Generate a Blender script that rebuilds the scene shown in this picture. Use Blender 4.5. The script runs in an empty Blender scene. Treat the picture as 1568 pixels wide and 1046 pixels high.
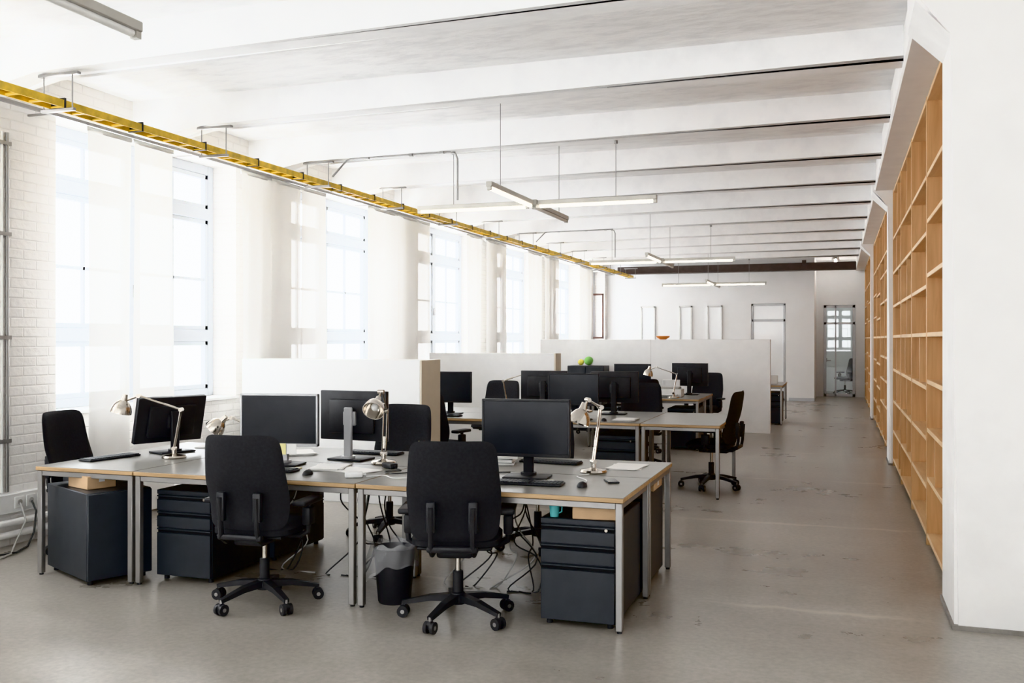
import bpy, bmesh, math, random
from mathutils import Vector, Matrix
random.seed(7)
S = bpy.context.scene
COL = S.collection

# ------------------------------------------------------------ materials
def mat(name, col, rough=0.5, metal=0.0, noise=0.06, nscale=8.0, bump=0.0, bscale=40.0, spec=0.5, emit=0.0, ecol=None, bd=0.005):
    m = bpy.data.materials.new(name); m.use_nodes = True
    nt = m.node_tree; N = nt.nodes; L = nt.links
    b = N['Principled BSDF']
    b.inputs['Roughness'].default_value = rough
    b.inputs['Metallic'].default_value = metal
    b.inputs['Specular IOR Level'].default_value = spec
    tc = N.new('ShaderNodeTexCoord')
    n = N.new('ShaderNodeTexNoise'); n.inputs['Scale'].default_value = nscale; n.inputs['Detail'].default_value = 5
    L.new(tc.outputs['Object'], n.inputs['Vector'])
    r = N.new('ShaderNodeValToRGB')
    lo = [max(0, c*(1-noise)) for c in col]; hi = [min(1, c*(1+noise)) for c in col]
    r.color_ramp.elements[0].position = 0.3; r.color_ramp.elements[1].position = 0.7
    r.color_ramp.elements[0].color = (*lo, 1); r.color_ramp.elements[1].color = (*hi, 1)
    L.new(n.outputs['Fac'], r.inputs['Fac']); L.new(r.outputs['Color'], b.inputs['Base Color'])
    if bump > 0:
        n2 = N.new('ShaderNodeTexNoise'); n2.inputs['Scale'].default_value = bscale; n2.inputs['Detail'].default_value = 6
        L.new(tc.outputs['Object'], n2.inputs['Vector'])
        bp = N.new('ShaderNodeBump'); bp.inputs['Strength'].default_value = bump; bp.inputs['Distance'].default_value = bd
        L.new(n2.outputs['Fac'], bp.inputs['Height']); L.new(bp.outputs['Normal'], b.inputs['Normal'])
    if emit > 0:
        b.inputs['Emission Color'].default_value = (*(ecol or col), 1)
        b.inputs['Emission Strength'].default_value = emit
    return m

def floor_mat():
    m = bpy.data.materials.new('screed_floor'); m.use_nodes = True
    nt = m.node_tree; N = nt.nodes; L = nt.links; b = N['Principled BSDF']
    tc = N.new('ShaderNodeTexCoord')
    def noise(sc, det, vec=None, rough=0.6, dist=0.0):
        n = N.new('ShaderNodeTexNoise'); n.inputs['Scale'].default_value = sc; n.inputs['Detail'].default_value = det
        n.inputs['Roughness'].default_value = rough; n.inputs['Distortion'].default_value = dist
        L.new(vec or tc.outputs['Object'], n.inputs['Vector']); return n
    n1 = noise(0.8, 3, rough=0.5); n2 = noise(30, 3, rough=0.6); n4 = noise(5, 4, rough=0.55)
    mp = N.new('ShaderNodeMapping'); mp.inputs['Scale'].default_value = (0.4, 2.2, 1)
    L.new(tc.outputs['Object'], mp.inputs['Vector']); n3 = noise(1.2, 4, mp.outputs['Vector'], rough=0.5)
    r1 = N.new('ShaderNodeValToRGB'); e = r1.color_ramp.elements
    e[0].position = 0.22; e[0].color = (0.23, 0.205, 0.175, 1); e[1].position = 0.78; e[1].color = (0.48, 0.455, 0.415, 1)
    def mul(n, v):
        h = N.new('ShaderNodeMath'); h.operation = 'MULTIPLY'; h.inputs[1].default_value = v; L.new(n.outputs['Fac'], h.inputs[0]); return h
    def add(a, c):
        h = N.new('ShaderNodeMath'); h.operation = 'ADD'; L.new(a.outputs[0], h.inputs[0]); L.new(c.outputs[0], h.inputs[1]); return h
    s3 = add(add(mul(n1, 0.4), mul(n3, 0.35)), mul(n4, 0.25)); L.new(s3.outputs[0], r1.inputs['Fac'])
    r2 = N.new('ShaderNodeValToRGB'); r2.color_ramp.elements[0].position = 0.3; r2.color_ramp.elements[1].position = 0.7
    r2.color_ramp.elements[0].color = (0.86, 0.855, 0.85, 1); r2.color_ramp.elements[1].color = (1.10, 1.10, 1.10, 1)
    L.new(n2.outputs['Fac'], r2.inputs['Fac'])
    mix = N.new('ShaderNodeMix'); mix.data_type = 'RGBA'; mix.blend_type = 'MULTIPLY'; mix.inputs[0].default_value = 1
    L.new(r1.outputs['Color'], mix.inputs[6]); L.new(r2.outputs['Color'], mix.inputs[7])
    sp = N.new('ShaderNodeSeparateXYZ'); L.new(tc.outputs['Object'], sp.inputs[0])
    ya = N.new('ShaderNodeMath'); ya.operation = 'MULTIPLY_ADD'; ya.inputs[1].default_value = 0.12; L.new(n4.outputs['Fac'], ya.inputs[0]); L.new(sp.outputs[1], ya.inputs[2])
    pp = N.new('ShaderNodeMath'); pp.operation = 'PINGPONG'; pp.inputs[1].default_value = 1.35
    sh = N.new('ShaderNodeMath'); sh.operation = 'ADD'; sh.inputs[1].default_value = -0.53; L.new(ya.outputs[0], sh.inputs[0]); L.new(sh.outputs[0], pp.inputs[0])
    jr = N.new('ShaderNodeMapRange'); jr.inputs[1].default_value = 0.0; jr.inputs[2].default_value = 0.05; jr.inputs[3].default_value = 0.6; jr.inputs[4].default_value = 0.0
    L.new(pp.outputs[0], jr.inputs[0])
    jm = N.new('ShaderNodeMapRange'); jm.inputs[1].default_value = 0.42; jm.inputs[2].default_value = 0.58; L.new(n1.outputs['Fac'], jm.inputs[0])
    jj = N.new('ShaderNodeMath'); jj.operation = 'MULTIPLY'; L.new(jr.outputs[0], jj.inputs[0]); L.new(jm.outputs[0], jj.inputs[1])
    mj = N.new('ShaderNodeMix'); mj.data_type = 'RGBA'; L.new(jj.outputs[0], mj.inputs[0]); L.new(mix.outputs[2], mj.inputs[6]); mj.inputs[7].default_value = (0.62, 0.57, 0.50, 1)  # pale warm bands mixed into the colour stand in for sun streaks
    L.new(mj.outputs[2], b.inputs['Base Color'])
    mr = N.new('ShaderNodeMapRange'); mr.inputs[1].default_value = 0.3; mr.inputs[2].default_value = 0.7
    mr.inputs[3].default_value = 0.24; mr.inputs[4].default_value = 0.36
    L.new(s3.outputs[0], mr.inputs[0]); L.new(mr.outputs[0], b.inputs['Roughness'])
    b.inputs['Specular IOR Level'].default_value = 0.6
    bp = N.new('ShaderNodeBump'); bp.inputs['Strength'].default_value = 0.06; bp.inputs['Distance'].default_value = 0.004
    L.new(n2.outputs['Fac'], bp.inputs['Height']); L.new(bp.outputs['Normal'], b.inputs['Normal'])
    return m

def brick_mat():
    m = bpy.data.materials.new('painted_brick'); m.use_nodes = True
    nt = m.node_tree; N = nt.nodes; L = nt.links; b = N['Principled BSDF']
    tc = N.new('ShaderNodeTexCoord'); sp = N.new('ShaderNodeSeparateXYZ'); cb = N.new('ShaderNodeCombineXYZ')
    L.new(tc.outputs['Object'], sp.inputs[0])
    ad = N.new('ShaderNodeMath'); ad.operation = 'ADD'; L.new(sp.outputs[0], ad.inputs[0]); L.new(sp.outputs[1], ad.inputs[1])
    L.new(ad.outputs[0], cb.inputs[0]); L.new(sp.outputs[2], cb.inputs[1])
    br = N.new('ShaderNodeTexBrick'); br.inputs['Scale'].default_value = 1.0
    br.inputs['Brick Width'].default_value = 0.25; br.inputs['Row Height'].default_value = 0.077
    br.inputs['Mortar Size'].default_value = 0.009; br.inputs['Mortar Smooth'].default_value = 0.9
    br.inputs['Color1'].default_value = (0.84, 0.82, 0.795, 1); br.inputs['Color2'].default_value = (0.81, 0.79, 0.765, 1)
    br.inputs['Mortar'].default_value = (0.78, 0.76, 0.735, 1)
    L.new(cb.outputs[0], br.inputs['Vector']); L.new(br.outputs['Color'], b.inputs['Base Color'])
    n = N.new('ShaderNodeTexNoise'); n.inputs['Scale'].default_value = 22; n.inputs['Detail'].default_value = 5; L.new(tc.outputs['Object'], n.inputs['Vector'])
    mu = N.new('ShaderNodeMath'); mu.operation = 'MULTIPLY_ADD'; mu.inputs[1].default_value = -0.8
    L.new(br.outputs['Fac'], mu.inputs[0]); L.new(n.outputs['Fac'], mu.inputs[2])
    bp = N.new('ShaderNodeBump'); bp.inputs['Strength'].default_value = 0.45; bp.inputs['Distance'].default_value = 0.012
    L.new(mu.outputs[0], bp.inputs['Height']); L.new(bp.outputs['Normal'], b.inputs['Normal'])
    b.inputs['Roughness'].default_value = 0.7
    return m

def ceiling_mat(name='whitewashed_concrete', bumpd=0.028, c0=0.86, c1=0.95, strength=0.5):
    m = bpy.data.materials.new(name); m.use_nodes = True
    nt = m.node_tree; N = nt.nodes; L = nt.links; b = N['Principled BSDF']
    tc = N.new('ShaderNodeTexCoord')
    mp = N.new('ShaderNodeMapping'); mp.inputs['Rotation'].default_value = (0, 0, 0.6); mp.inputs['Scale'].default_value = (3, 8, 3)
    L.new(tc.outputs['Object'], mp.inputs['Vector'])
    n = N.new('ShaderNodeTexNoise'); n.inputs['Scale'].default_value = 1.3; n.inputs['Detail'].default_value = 5; n.inputs['Roughness'].default_value = 0.58
    L.new(mp.outputs[0], n.inputs['Vector'])
    r = N.new('ShaderNodeValToRGB'); r.color_ramp.elements[0].position = 0.35; r.color_ramp.elements[1].position = 0.55
    r.color_ramp.elements[0].color = (c0, c0, c0*1.005, 1); r.color_ramp.elements[1].color = (c1, c1, c1, 1)
    L.new(n.outputs['Fac'], r.inputs['Fac']); L.new(r.outputs['Color'], b.inputs['Base Color'])
    if strength > 0:
        bp = N.new('ShaderNodeBump'); bp.inputs['Strength'].default_value = strength; bp.inputs['Distance'].default_value = bumpd
        L.new(n.outputs['Fac'], bp.inputs['Height']); L.new(bp.outputs['Normal'], b.inputs['Normal'])
    b.inputs['Roughness'].default_value = 0.85
    b.inputs['Specular IOR Level'].default_value = 0.2
    return m

def wood_mat(name, c0, c1, rough=0.45, axis='z', sc=1.0):
    m = bpy.data.materials.new(name); m.use_nodes = True
    nt = m.node_tree; N = nt.nodes; L = nt.links; b = N['Principled BSDF']
    tc = N.new('ShaderNodeTexCoord'); mp = N.new('ShaderNodeMapping')
    s = {'z': (9, 9, 0.7), 'y': (9, 0.7, 9), 'x': (0.7, 9, 9)}[axis]
    mp.inputs['Scale'].default_value = tuple(v*sc for v in s)
    L.new(tc.outputs['Object'], mp.inputs['Vector'])
    n = N.new('ShaderNodeTexNoise'); n.inputs['Scale'].default_value = 2.2; n.inputs['Detail'].default_value = 6; n.inputs['Distortion'].default_value = 0.6
    L.new(mp.outputs[0], n.inputs['Vector'])
    r = N.new('ShaderNodeValToRGB'); r.color_ramp.elements[0].position = 0.3; r.color_ramp.elements[1].position = 0.7
    r.color_ramp.elements[0].color = (*c0, 1); r.color_ramp.elements[1].color = (*c1, 1)
    L.new(n.outputs['Fac'], r.inputs['Fac']); L.new(r.outputs['Color'], b.inputs['Base Color'])
    b.inputs['Roughness'].default_value = rough
    return m

def glass_mat(name='window_glass', refl=0.04, tint=(1, 1, 1)):
    m = bpy.data.materials.new(name); m.use_nodes = True
    nt = m.node_tree; N = nt.nodes; L = nt.links; N.remove(N['Principled BSDF'])
    o = N['Material Output']; t = N.new('ShaderNodeBsdfTransparent'); g = N.new('ShaderNodeBsdfGlossy'); g.inputs['Roughness'].default_value = 0.02
    t.inputs[0].default_value = (*tint, 1)
    mx = N.new('ShaderNodeMixShader'); mx.inputs[0].default_value = refl; L.new(t.outputs[0], mx.inputs[1]); L.new(g.outputs[0], mx.inputs[2])
    L.new(mx.outputs[0], o.inputs['Surface']); return m

def curtain_mat():
    m = bpy.data.materials.new('sheer_curtain_fabric'); m.use_nodes = True
    nt = m.node_tree; N = nt.nodes; L = nt.links; N.remove(N['Principled BSDF'])
    o = N['Material Output']
    tc = N.new('ShaderNodeTexCoord'); w = N.new('ShaderNodeTexNoise'); w.inputs['Scale'].default_value = 250; L.new(tc.outputs['Object'], w.inputs['Vector'])
    r = N.new('ShaderNodeValToRGB'); r.color_ramp.elements[0].color = (0.86, 0.857, 0.84, 1); r.color_ramp.elements[1].color = (0.91, 0.907, 0.89, 1)
    L.new(w.outputs['Fac'], r.inputs['Fac'])
    d = N.new('ShaderNodeBsdfDiffuse'); t = N.new('ShaderNodeBsdfTranslucent'); tr = N.new('ShaderNodeBsdfTransparent')
    L.new(r.outputs[0], d.inputs[0]); L.new(r.outputs[0], t.inputs[0])
    m1 = N.new('ShaderNodeMixShader'); m1.inputs[0].default_value = 0.18; L.new(d.outputs[0], m1.inputs[1]); L.new(t.outputs[0], m1.inputs[2])
    m2 = N.new('ShaderNodeMixShader'); m2.inputs[0].default_value = 0.07; L.new(m1.outputs[0], m2.inputs[1]); L.new(tr.outputs[0], m2.inputs[2])
    L.new(m2.outputs[0], o.inputs['Surface']); return m

def film_mat():
    m = bpy.data.materials.new('plastic_film'); m.use_nodes = True
    nt = m.node_tree; N = nt.nodes; L = nt.links; N.remove(N['Principled BSDF'])
    o = N['Material Output']; t = N.new('ShaderNodeBsdfTransparent'); g = N.new('ShaderNodeBsdfPrincipled')
    g.inputs['Base Color'].default_value = (0.6, 0.6, 0.62, 1); g.inputs['Roughness'].default_value = 0.1
    mx = N.new('ShaderNodeMixShader'); mx.inputs[0].default_value = 0.28
    L.new(t.outputs[0], mx.inputs[1]); L.new(g.outputs[0], mx.inputs[2]); L.new(mx.outputs[0], o.inputs['Surface']); return m

M_FLOOR = floor_mat(); M_BRICK = brick_mat(); M_CEIL = ceiling_mat(); M_BEAM = ceiling_mat('whitewashed_beam', 0.0, 0.88, 0.93, 0)
M_WALL = mat('white_plaster', (0.86, 0.85, 0.835), 0.8, noise=0.03, nscale=5, spec=0.2)
M_WALLFAR = mat('white_wall_paint', (0.90, 0.905, 0.91), 0.7, noise=0.02, nscale=2)
M_GREYWALL = mat('grey_wall_paint', (0.80, 0.81, 0.82), 0.7, noise=0.03, nscale=2)
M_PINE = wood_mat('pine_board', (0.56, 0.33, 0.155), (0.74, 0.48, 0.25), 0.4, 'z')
M_PINEB = wood_mat('pine_back_shaded', (0.40, 0.21, 0.09), (0.54, 0.31, 0.14), 0.5, 'z')  # deeper pine tone paints the shade inside the shelf openings
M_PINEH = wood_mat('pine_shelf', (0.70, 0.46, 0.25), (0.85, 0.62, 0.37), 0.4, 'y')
M_PLY = wood_mat('plywood_edge', (0.38, 0.25, 0.13), (0.56, 0.39, 0.22), 0.5, 'x')
M_LINO = mat('grey_linoleum', (0.25, 0.24, 0.22), 0.28, noise=0.05, nscale=14)
M_STEEL = mat('brushed_steel', (0.36, 0.35, 0.34), 0.4, 0.75, noise=0.05)
M_CHROME = mat('polished_nickel', (0.60, 0.56, 0.51), 0.16, 1.0, noise=0.03)
M_BLACK = mat('black_fabric', (0.036, 0.036, 0.039), 0.8, noise=0.12, nscale=60, bump=0.12, bscale=400, spec=0.2, bd=0.01)
M_PLAST = mat('black_plastic', (0.034, 0.034, 0.037), 0.42, noise=0.12, nscale=20, spec=0.35)
M_DARK = mat('anthracite_metal', (0.040, 0.044, 0.051), 0.42, 0.0, noise=0.08, nscale=10, spec=0.4)
M_DARKG = mat('dark_gap', (0.008, 0.008, 0.009), 0.8)
M_SCREEN = mat('black_screen', (0.030, 0.032, 0.037), 0.22, noise=0.08, spec=0.35)
M_SILV = mat('silver_plastic', (0.48, 0.48, 0.49), 0.35, 0.4)
M_YEL = mat('yellow_enamel', (0.66, 0.44, 0.05), 0.45, noise=0.25, nscale=12)
M_WINF = mat('window_frame_paint', (0.56, 0.58, 0.61), 0.45, noise=0.02)
M_GLASS = glass_mat(); M_DOORG = glass_mat('door_glass', 0.10, (0.86, 0.92, 0.91)); M_CURT = curtain_mat(); M_FILM = film_mat()
M_LAMPB = mat('lamp_housing', (0.50, 0.48, 0.44), 0.4, 0.3)
M_TUBE = mat('fluorescent_tube', (1, 0.97, 0.9), 0.4, emit=6.0, ecol=(1.0, 0.96, 0.88))
M_WHITEP = mat('white_laminate', (0.87, 0.87, 0.865), 0.5, noise=0.02)
M_CREAM = mat('cream_laminate', (0.70, 0.64, 0.53), 0.5, noise=0.03)
M_BROWN = mat('brown_steel', (0.085, 0.062, 0.054), 0.5, noise=0.15)
M_BRWOOD = mat('brown_wood_frame', (0.34, 0.22, 0.19), 0.5, noise=0.1)
M_CARD = mat('cardboard', (0.52, 0.36, 0.22), 0.8, noise=0.08)
M_PAPER = mat('paper', (0.82, 0.81, 0.79), 0.7, noise=0.02)
M_STICKY = mat('sticky_note', (0.80, 0.74, 0.38), 0.7)
M_TEAL = mat('teal_plastic', (0.14, 0.48, 0.50), 0.35)
M_GREEN = mat('green_felt', (0.24, 0.52, 0.14), 0.7)
M_YELB = mat('yellow_felt', (0.75, 0.66, 0.14), 0.7)
M_ORANGE = mat('orange_plastic', (0.80, 0.30, 0.08), 0.5)
M_LGLASS = mat('bright_room_pane', (0.94, 0.96, 0.98), 0.12, noise=0.03, nscale=1.5)  # near-white colour stands in for the bright rooms behind these panes
M_DGLASS = mat('dim_glass', (0.55, 0.61, 0.61), 0.1, noise=0.35, nscale=1.4)
M_CABLE = mat('black_cable', (0.04, 0.04, 0.04), 0.5)
M_CABLEG = mat('grey_cable', (0.45, 0.44, 0.42), 0.5)
M_WPLAST = mat('white_plastic', (0.78, 0.78, 0.77), 0.35)
M_BLUE = mat('blue_paper', (0.14, 0.22, 0.42), 0.6)
M_RED = mat('red_book', (0.4, 0.09, 0.08), 0.6)
M_CONC = mat('grey_concrete_edge', (0.28, 0.26, 0.24), 0.8, noise=0.2, nscale=15, bump=0.4)

# ------------------------------------------------------------ mesh builder
class MB:
    def __init__(s):
        s.bm = bmesh.new(); s.m = []
    def mi(s, m):
        if m not in s.m: s.m.append(m)
        return s.m.index(m)
    def box(s, lo, hi, m, bevel=0, seg=2, M=None):
        i = s.mi(m)
        r = bmesh.ops.create_cube(s.bm, size=1)
        c = [(a+b)/2 for a, b in zip(lo, hi)]; d = [abs(b-a) for a, b in zip(lo, hi)]
        T = Matrix.Translation(c) @ Matrix.Diagonal((*d, 1))
        if M is not None: T = M @ T
        bmesh.ops.transform(s.bm, matrix=T, verts=r['verts'])
        fs = set(f for v in r['verts'] for f in v.link_faces)
        for f in fs: f.material_index = i
        if bevel > 0:
            es = list(set(e for v in r['verts'] for e in v.link_edges))
            q = bmesh.ops.bevel(s.bm, geom=es, offset=bevel, segments=seg, profile=0.5, affect='EDGES', clamp_overlap=True)
            for f in q['faces']: f.material_index = i
    def cyl(s, p0, p1, r0, m, r1=None, seg=14, M=None):
        i = s.mi(m); p0 = Vector(p0); p1 = Vector(p1); d = p1-p0
        R = Vector((0, 0, 1)).rotation_difference(d).to_matrix().to_4x4()
        T = Matrix.Translation((p0+p1)/2) @ R
        if M is not None: T = M @ T
        r = bmesh.ops.create_cone(s.bm, cap_ends=True, segments=seg, radius1=r0, radius2=r0 if r1 is None else r1, depth=d.length, matrix=T)
        for f in set(f for v in r['verts'] for f in v.link_faces): f.material_index = i
    def sph(s, c, r, m, sc=(1, 1, 1), seg=14, M=None):
        i = s.mi(m); T = Matrix.Translation(c) @ Matrix.Diagonal((*sc, 1))
        if M is not None: T = M @ T
        q = bmesh.ops.create_uvsphere(s.bm, u_segments=seg, v_segments=max(6, seg//2+2), radius=r, matrix=T)
        for f in set(f for v in q['verts'] for f in v.link_faces): f.material_index = i
    def tube(s, pts, r, m, seg=8, M=None):
        i = s.mi(m); pts = [Vector(p) for p in pts]
        if M is not None: pts = [M @ p for p in pts]
        rings = []; up = None
        for k, p in enumerate(pts):
            d = (pts[min(k+1, len(pts)-1)] - pts[max(k-1, 0)]).normalized()
            if up is None: up = d.orthogonal().normalized()
            up = (up - d*up.dot(d)); up = up.normalized() if up.length > 1e-6 else d.orthogonal().normalized()
            w = d.cross(up)
            rings.append([s.bm.verts.new(p + (up*math.cos(t)+w*math.sin(t))*r) for t in [2*math.pi*j/seg for j in range(seg)]])
        for a, b in zip(rings, rings[1:]):
            for j in range(seg):
                f = s.bm.faces.new((a[j], a[(j+1) % seg], b[(j+1) % seg], b[j])); f.material_index = i
        for rg, rev in ((rings[0], True), (rings[-1], False)):
            f = s.bm.faces.new(rg[::-1] if rev else rg); f.material_index = i
    def lathe(s, prof, m, M=None, seg=24, wob=None):
        i = s.mi(m); M = M or Matrix.Identity(4); rings = []
        for k, (r, z) in enumerate(prof):
            ring = []
            for j in range(seg):
                t = 2*math.pi*j/seg; rr = max(r, 1e-4)
                zz = z
                if wob:
                    rr += wob[0]*math.sin(t*wob[1]+k*1.3)*(k/len(prof)); zz += wob[0]*math.sin(t*(wob[1]-2)+k)
                    if len(wob) > 2 and k >= len(prof)-3: zz -= wob[2]*max(0, math.cos(t-math.pi))**2*(k-len(prof)+4)/3; rr += 0.035*max(0, math.cos(t-math.pi))
                ring.append(s.bm.verts.new(M @ Vector((rr*math.cos(t), rr*math.sin(t), zz))))
            rings.append(ring)
        for a, b in zip(rings, rings[1:]):
            for j in range(seg):
                f = s.bm.faces.new((a[j], a[(j+1) % seg], b[(j+1) % seg], b[j])); f.material_index = i
    def taper(s, p0, p1, w0, h0, w1, h1, m, M=None):
        i = s.mi(m); p0 = Vector(p0); p1 = Vector(p1); d = (p1-p0).normalized()
        up = Vector((0, 0, 1))
        if abs(d.z) > 0.9: up = Vector((0, 1, 0))
        sd = d.cross(up).normalized(); up = sd.cross(d)
        vs = []
        for p, w, h in ((p0, w0, h0), (p1, w1, h1)):
            for a, b in ((-1, -1), (1, -1), (1, 1), (-1, 1)):
                q = p + sd*a*w/2 + up*b*h/2
                vs.append(s.bm.verts.new(M @ q if M is not None else q))
        fs = [(3, 2, 1, 0), (4, 5, 6, 7), (0, 1, 5, 4), (1, 2, 6, 5), (2, 3, 7, 6), (3, 0, 4, 7)]
        for f in fs:
            q = s.bm.faces.new([vs[j] for j in f]); q.material_index = i
    def prism(s, poly, y0, y1, m):
        i = s.mi(m)
        a = [s.bm.verts.new((x, y0, z)) for x, z in poly]; b = [s.bm.verts.new((x, y1, z)) for x, z in poly]
        s.bm.faces.new(a).material_index = i; s.bm.faces.new(b[::-1]).material_index = i
        n = len(poly)
        for j in range(n):
            s.bm.faces.new((a[j], b[j], b[(j+1) % n], a[(j+1) % n])).material_index = i
    def slab(s, fn, nu, nv, m):
        i = s.mi(m)
        F = [[s.bm.verts.new(fn(-1+2*a/nu, b/nv, 0)) for a in range(nu+1)] for b in range(nv+1)]
        B = [[s.bm.verts.new(fn(-1+2*a/nu, b/nv, 1)) for a in range(nu+1)] for b in range(nv+1)]
        for b in range(nv):
            for a in range(nu):
                s.bm.faces.new((F[b][a], F[b][a+1], F[b+1][a+1], F[b+1][a])).material_index = i
                s.bm.faces.new((B[b][a], B[b+1][a], B[b+1][a+1], B[b][a+1])).material_index = i
        rim = [(0, a) for a in range(nu)] + [(b, nu) for b in range(nv)] + [(nv, a) for a in range(nu, 0, -1)] + [(b, 0) for b in range(nv, 0, -1)]
        for k in range(len(rim)):
            p = rim[k]; q = rim[(k+1) % len(rim)]
            s.bm.faces.new((F[p[0]][p[1]], B[p[0]][p[1]], B[q[0]][q[1]], F[q[0]][q[1]])).material_index = i
    def mesh(s, name, ang=38, recalc=True):
        if recalc: bmesh.ops.recalc_face_normals(s.bm, faces=s.bm.faces)
        me = bpy.data.meshes.new(name); s.bm.to_mesh(me); s.bm.free()
        for m in s.m: me.materials.append(m)
        for p in me.polygons: p.use_smooth = True
        me.set_sharp_from_angle(angle=math.radians(ang))
        return me
    def obj(s, name, loc=(0, 0, 0), rz=0, **k):
        return put(name, s.mesh(name, **k), loc, rz)

def put(name, me, loc=(0, 0, 0), rz=0):
    o = bpy.data.objects.new(name, me); COL.objects.link(o)
    o.location = loc; o.rotation_euler = (0, 0, math.radians(rz)); return o

def align(pos, direction):
    return Matrix.Translation(pos) @ Vector((0, 0, 1)).rotation_difference(Vector(direction)).to_matrix().to_4x4()

# ------------------------------------------------------------ room shell
XL, XR, YB, YF, ZC = -6.1, 1.10, -4.0, 25.8, 3.77
YR = 28.0; YE = 31.0
b = MB(); b.box((-6.6, YB-0.3, -0.2), (XR+0.3, YE+0.3, 0), M_FLOOR); b.obj('floor')
b = MB(); b.box((-6.6, YB-0.3, ZC), (XR+0.3, YE+0.3, ZC+0.25), M_CEIL); b.obj('ceiling')
WIN = []
y = 6.18 - 3.56*2
while y < 25:
    WIN.append((y, min(y+2.47, 25.55))); y += 3.56
ZS, ZT = 1.0, 3.45
b = MB()
b.box((XL-0.4, YB-0.3, 0), (XL, YF+0.3, ZS), M_BRICK)
b.box((XL-0.4, YB-0.3, ZT), (XL, YF+0.3, ZC), M_BRICK)
prev = YB-0.3
for (a, c) in WIN:
    b.box((XL-0.4, prev, ZS), (XL, a, ZT), M_BRICK); prev = c
b.box((XL-0.4, prev, ZS), (XL, YF+0.3, ZT), M_BRICK)
b.obj('wall_left')
b = MB(); b.box((XR, YB-0.3, 0), (XR+0.3, YE+0.3, ZC), M_WALL); b.obj('wall_right')
b = MB(); b.box((XL-0.3, YF, 0), (-2.2, YF+0.25, ZC), M_WALLFAR); b.box((-1.33, YF, 0), (-0.61, YF+0.25, ZC), M_WALLFAR); b.box((-2.2, YF, 2.54), (-1.33, YF+0.25, ZC), M_WALLFAR)
b.box((-2.3, YF+0.09, 0), (-1.2, YF+0.25, 2.7), M_WALLFAR)  # unseen backing added behind the door to stop outside light leaking in
b.box((-0.86, YF+0.25, 0), (-0.61, YR, ZC), M_WALLFAR)
b.obj('wall_far')
b = MB(); b.box((-1.5, YR, 0), (-0.42, YR+0.15, ZC), M_GREYWALL); b.box((0.42, YR, 0), (XR, YR+0.15, ZC), M_GREYWALL); b.box((-0.42, YR, 2.56), (0.42, YR+0.15, ZC), M_GREYWALL)
b.box((-1.5, YE, 0), (XR, YE+0.2, ZC), M_WALLFAR); b.box((-1.7, YR, 0), (-1.5, YE+0.2, ZC), M_WALLFAR); b.obj('wall_recess')
b = MB()
b.box((XL, YB-0.3, 0), (XR, YB, 0.9), M_WALL); b.box((XL, YB-0.3, 3.45), (XR, YB, ZC), M_WALL)
BACK_FILL_WIN = [(-5.8, -3.7), (-3.3, -1.2), (-0.8, 0.9)]  # unseen windows added behind the camera for frontal fill light
pv = XL
for a, c in BACK_FILL_WIN:
    b.box((pv, YB-0.3, 0.9), (a, YB, 3.45), M_WALL); pv = c
b.box((pv, YB-0.3, 0.9), (XR, YB, 3.45), M_WALL)
b.obj('wall_back')

wn = 1
def window_mesh(w):
    h = ZT-ZS; b = MB()
    def fr(y0, y1, z0, z1, t=0.035, m=M_WINF, bev=0.006): b.box((-t, y0, z0), (t, y1, z1), m, bev, 1)
    fr(0, 0.09, 0, h); fr(w-0.09, w, 0, h); fr(0.09, w-0.09, 0, 0.08); fr(0.09, w-0.09, h-0.1, h)
    fr(0.09, w-0.09, 0.58, 0.70, 0.05); fr(0.09, w-0.09, 1.87, 1.99, 0.05)
    fr(w/2-0.06, w/2+0.06, 0.08, h-0.1, 0.045)
    for c0, c1 in ((0.09, w/2-0.06), (w/2+0.06, w-0.09)):
        for z0, z1 in ((0.08, 0.58), (0.70, 1.87), (1.99, h-0.1)):
            fr(c0, c0+0.045, z0, z1, 0.03, bev=0.004); fr(c1-0.045, c1, z0, z1, 0.03, bev=0.004)
            fr(c0, c1, z0, z0+0.045, 0.03, bev=0.004); fr(c0, c1, z1-0.045, z1, 0.03, bev=0.004)
            m = (c0+c1)/2; fr(m-0.013, m+0.013, z0+0.04, z1-0.04, 0.015, bev=0)
        fr(c0, c1, 1.22, 1.25, 0.015, bev=0)
    i = b.mi(M_GLASS)
    b.bm.faces.new([b.bm.verts.new((0, p, q)) for p, q in ((0.09, 0.08), (w-0.09, 0.08), (w-0.09, h-0.1), (0.09, h-0.1))]).material_index = i
    b.box((0.03, w/2-0.012, 1.0), (0.075, w/2+0.012, 1.12), M_STEEL, 0.004, 1)
    b.box((0.05, 0, -0.03), (0.36, w, 0.0), M_WPLAST, 0.006, 1)
    return b.mesh('window_frame')
for (a, c) in WIN:
    put('window_%d' % wn, window_mesh(c-a), (XL-0.32, a, ZS+0.001)); wn += 1
for (a, c) in BACK_FILL_WIN:
    o = put('window_%d' % wn, window_mesh(c-a), (c, YB-0.2, ZS+0.001), 90); wn += 1  # frames for the added fill windows behind the camera

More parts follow.
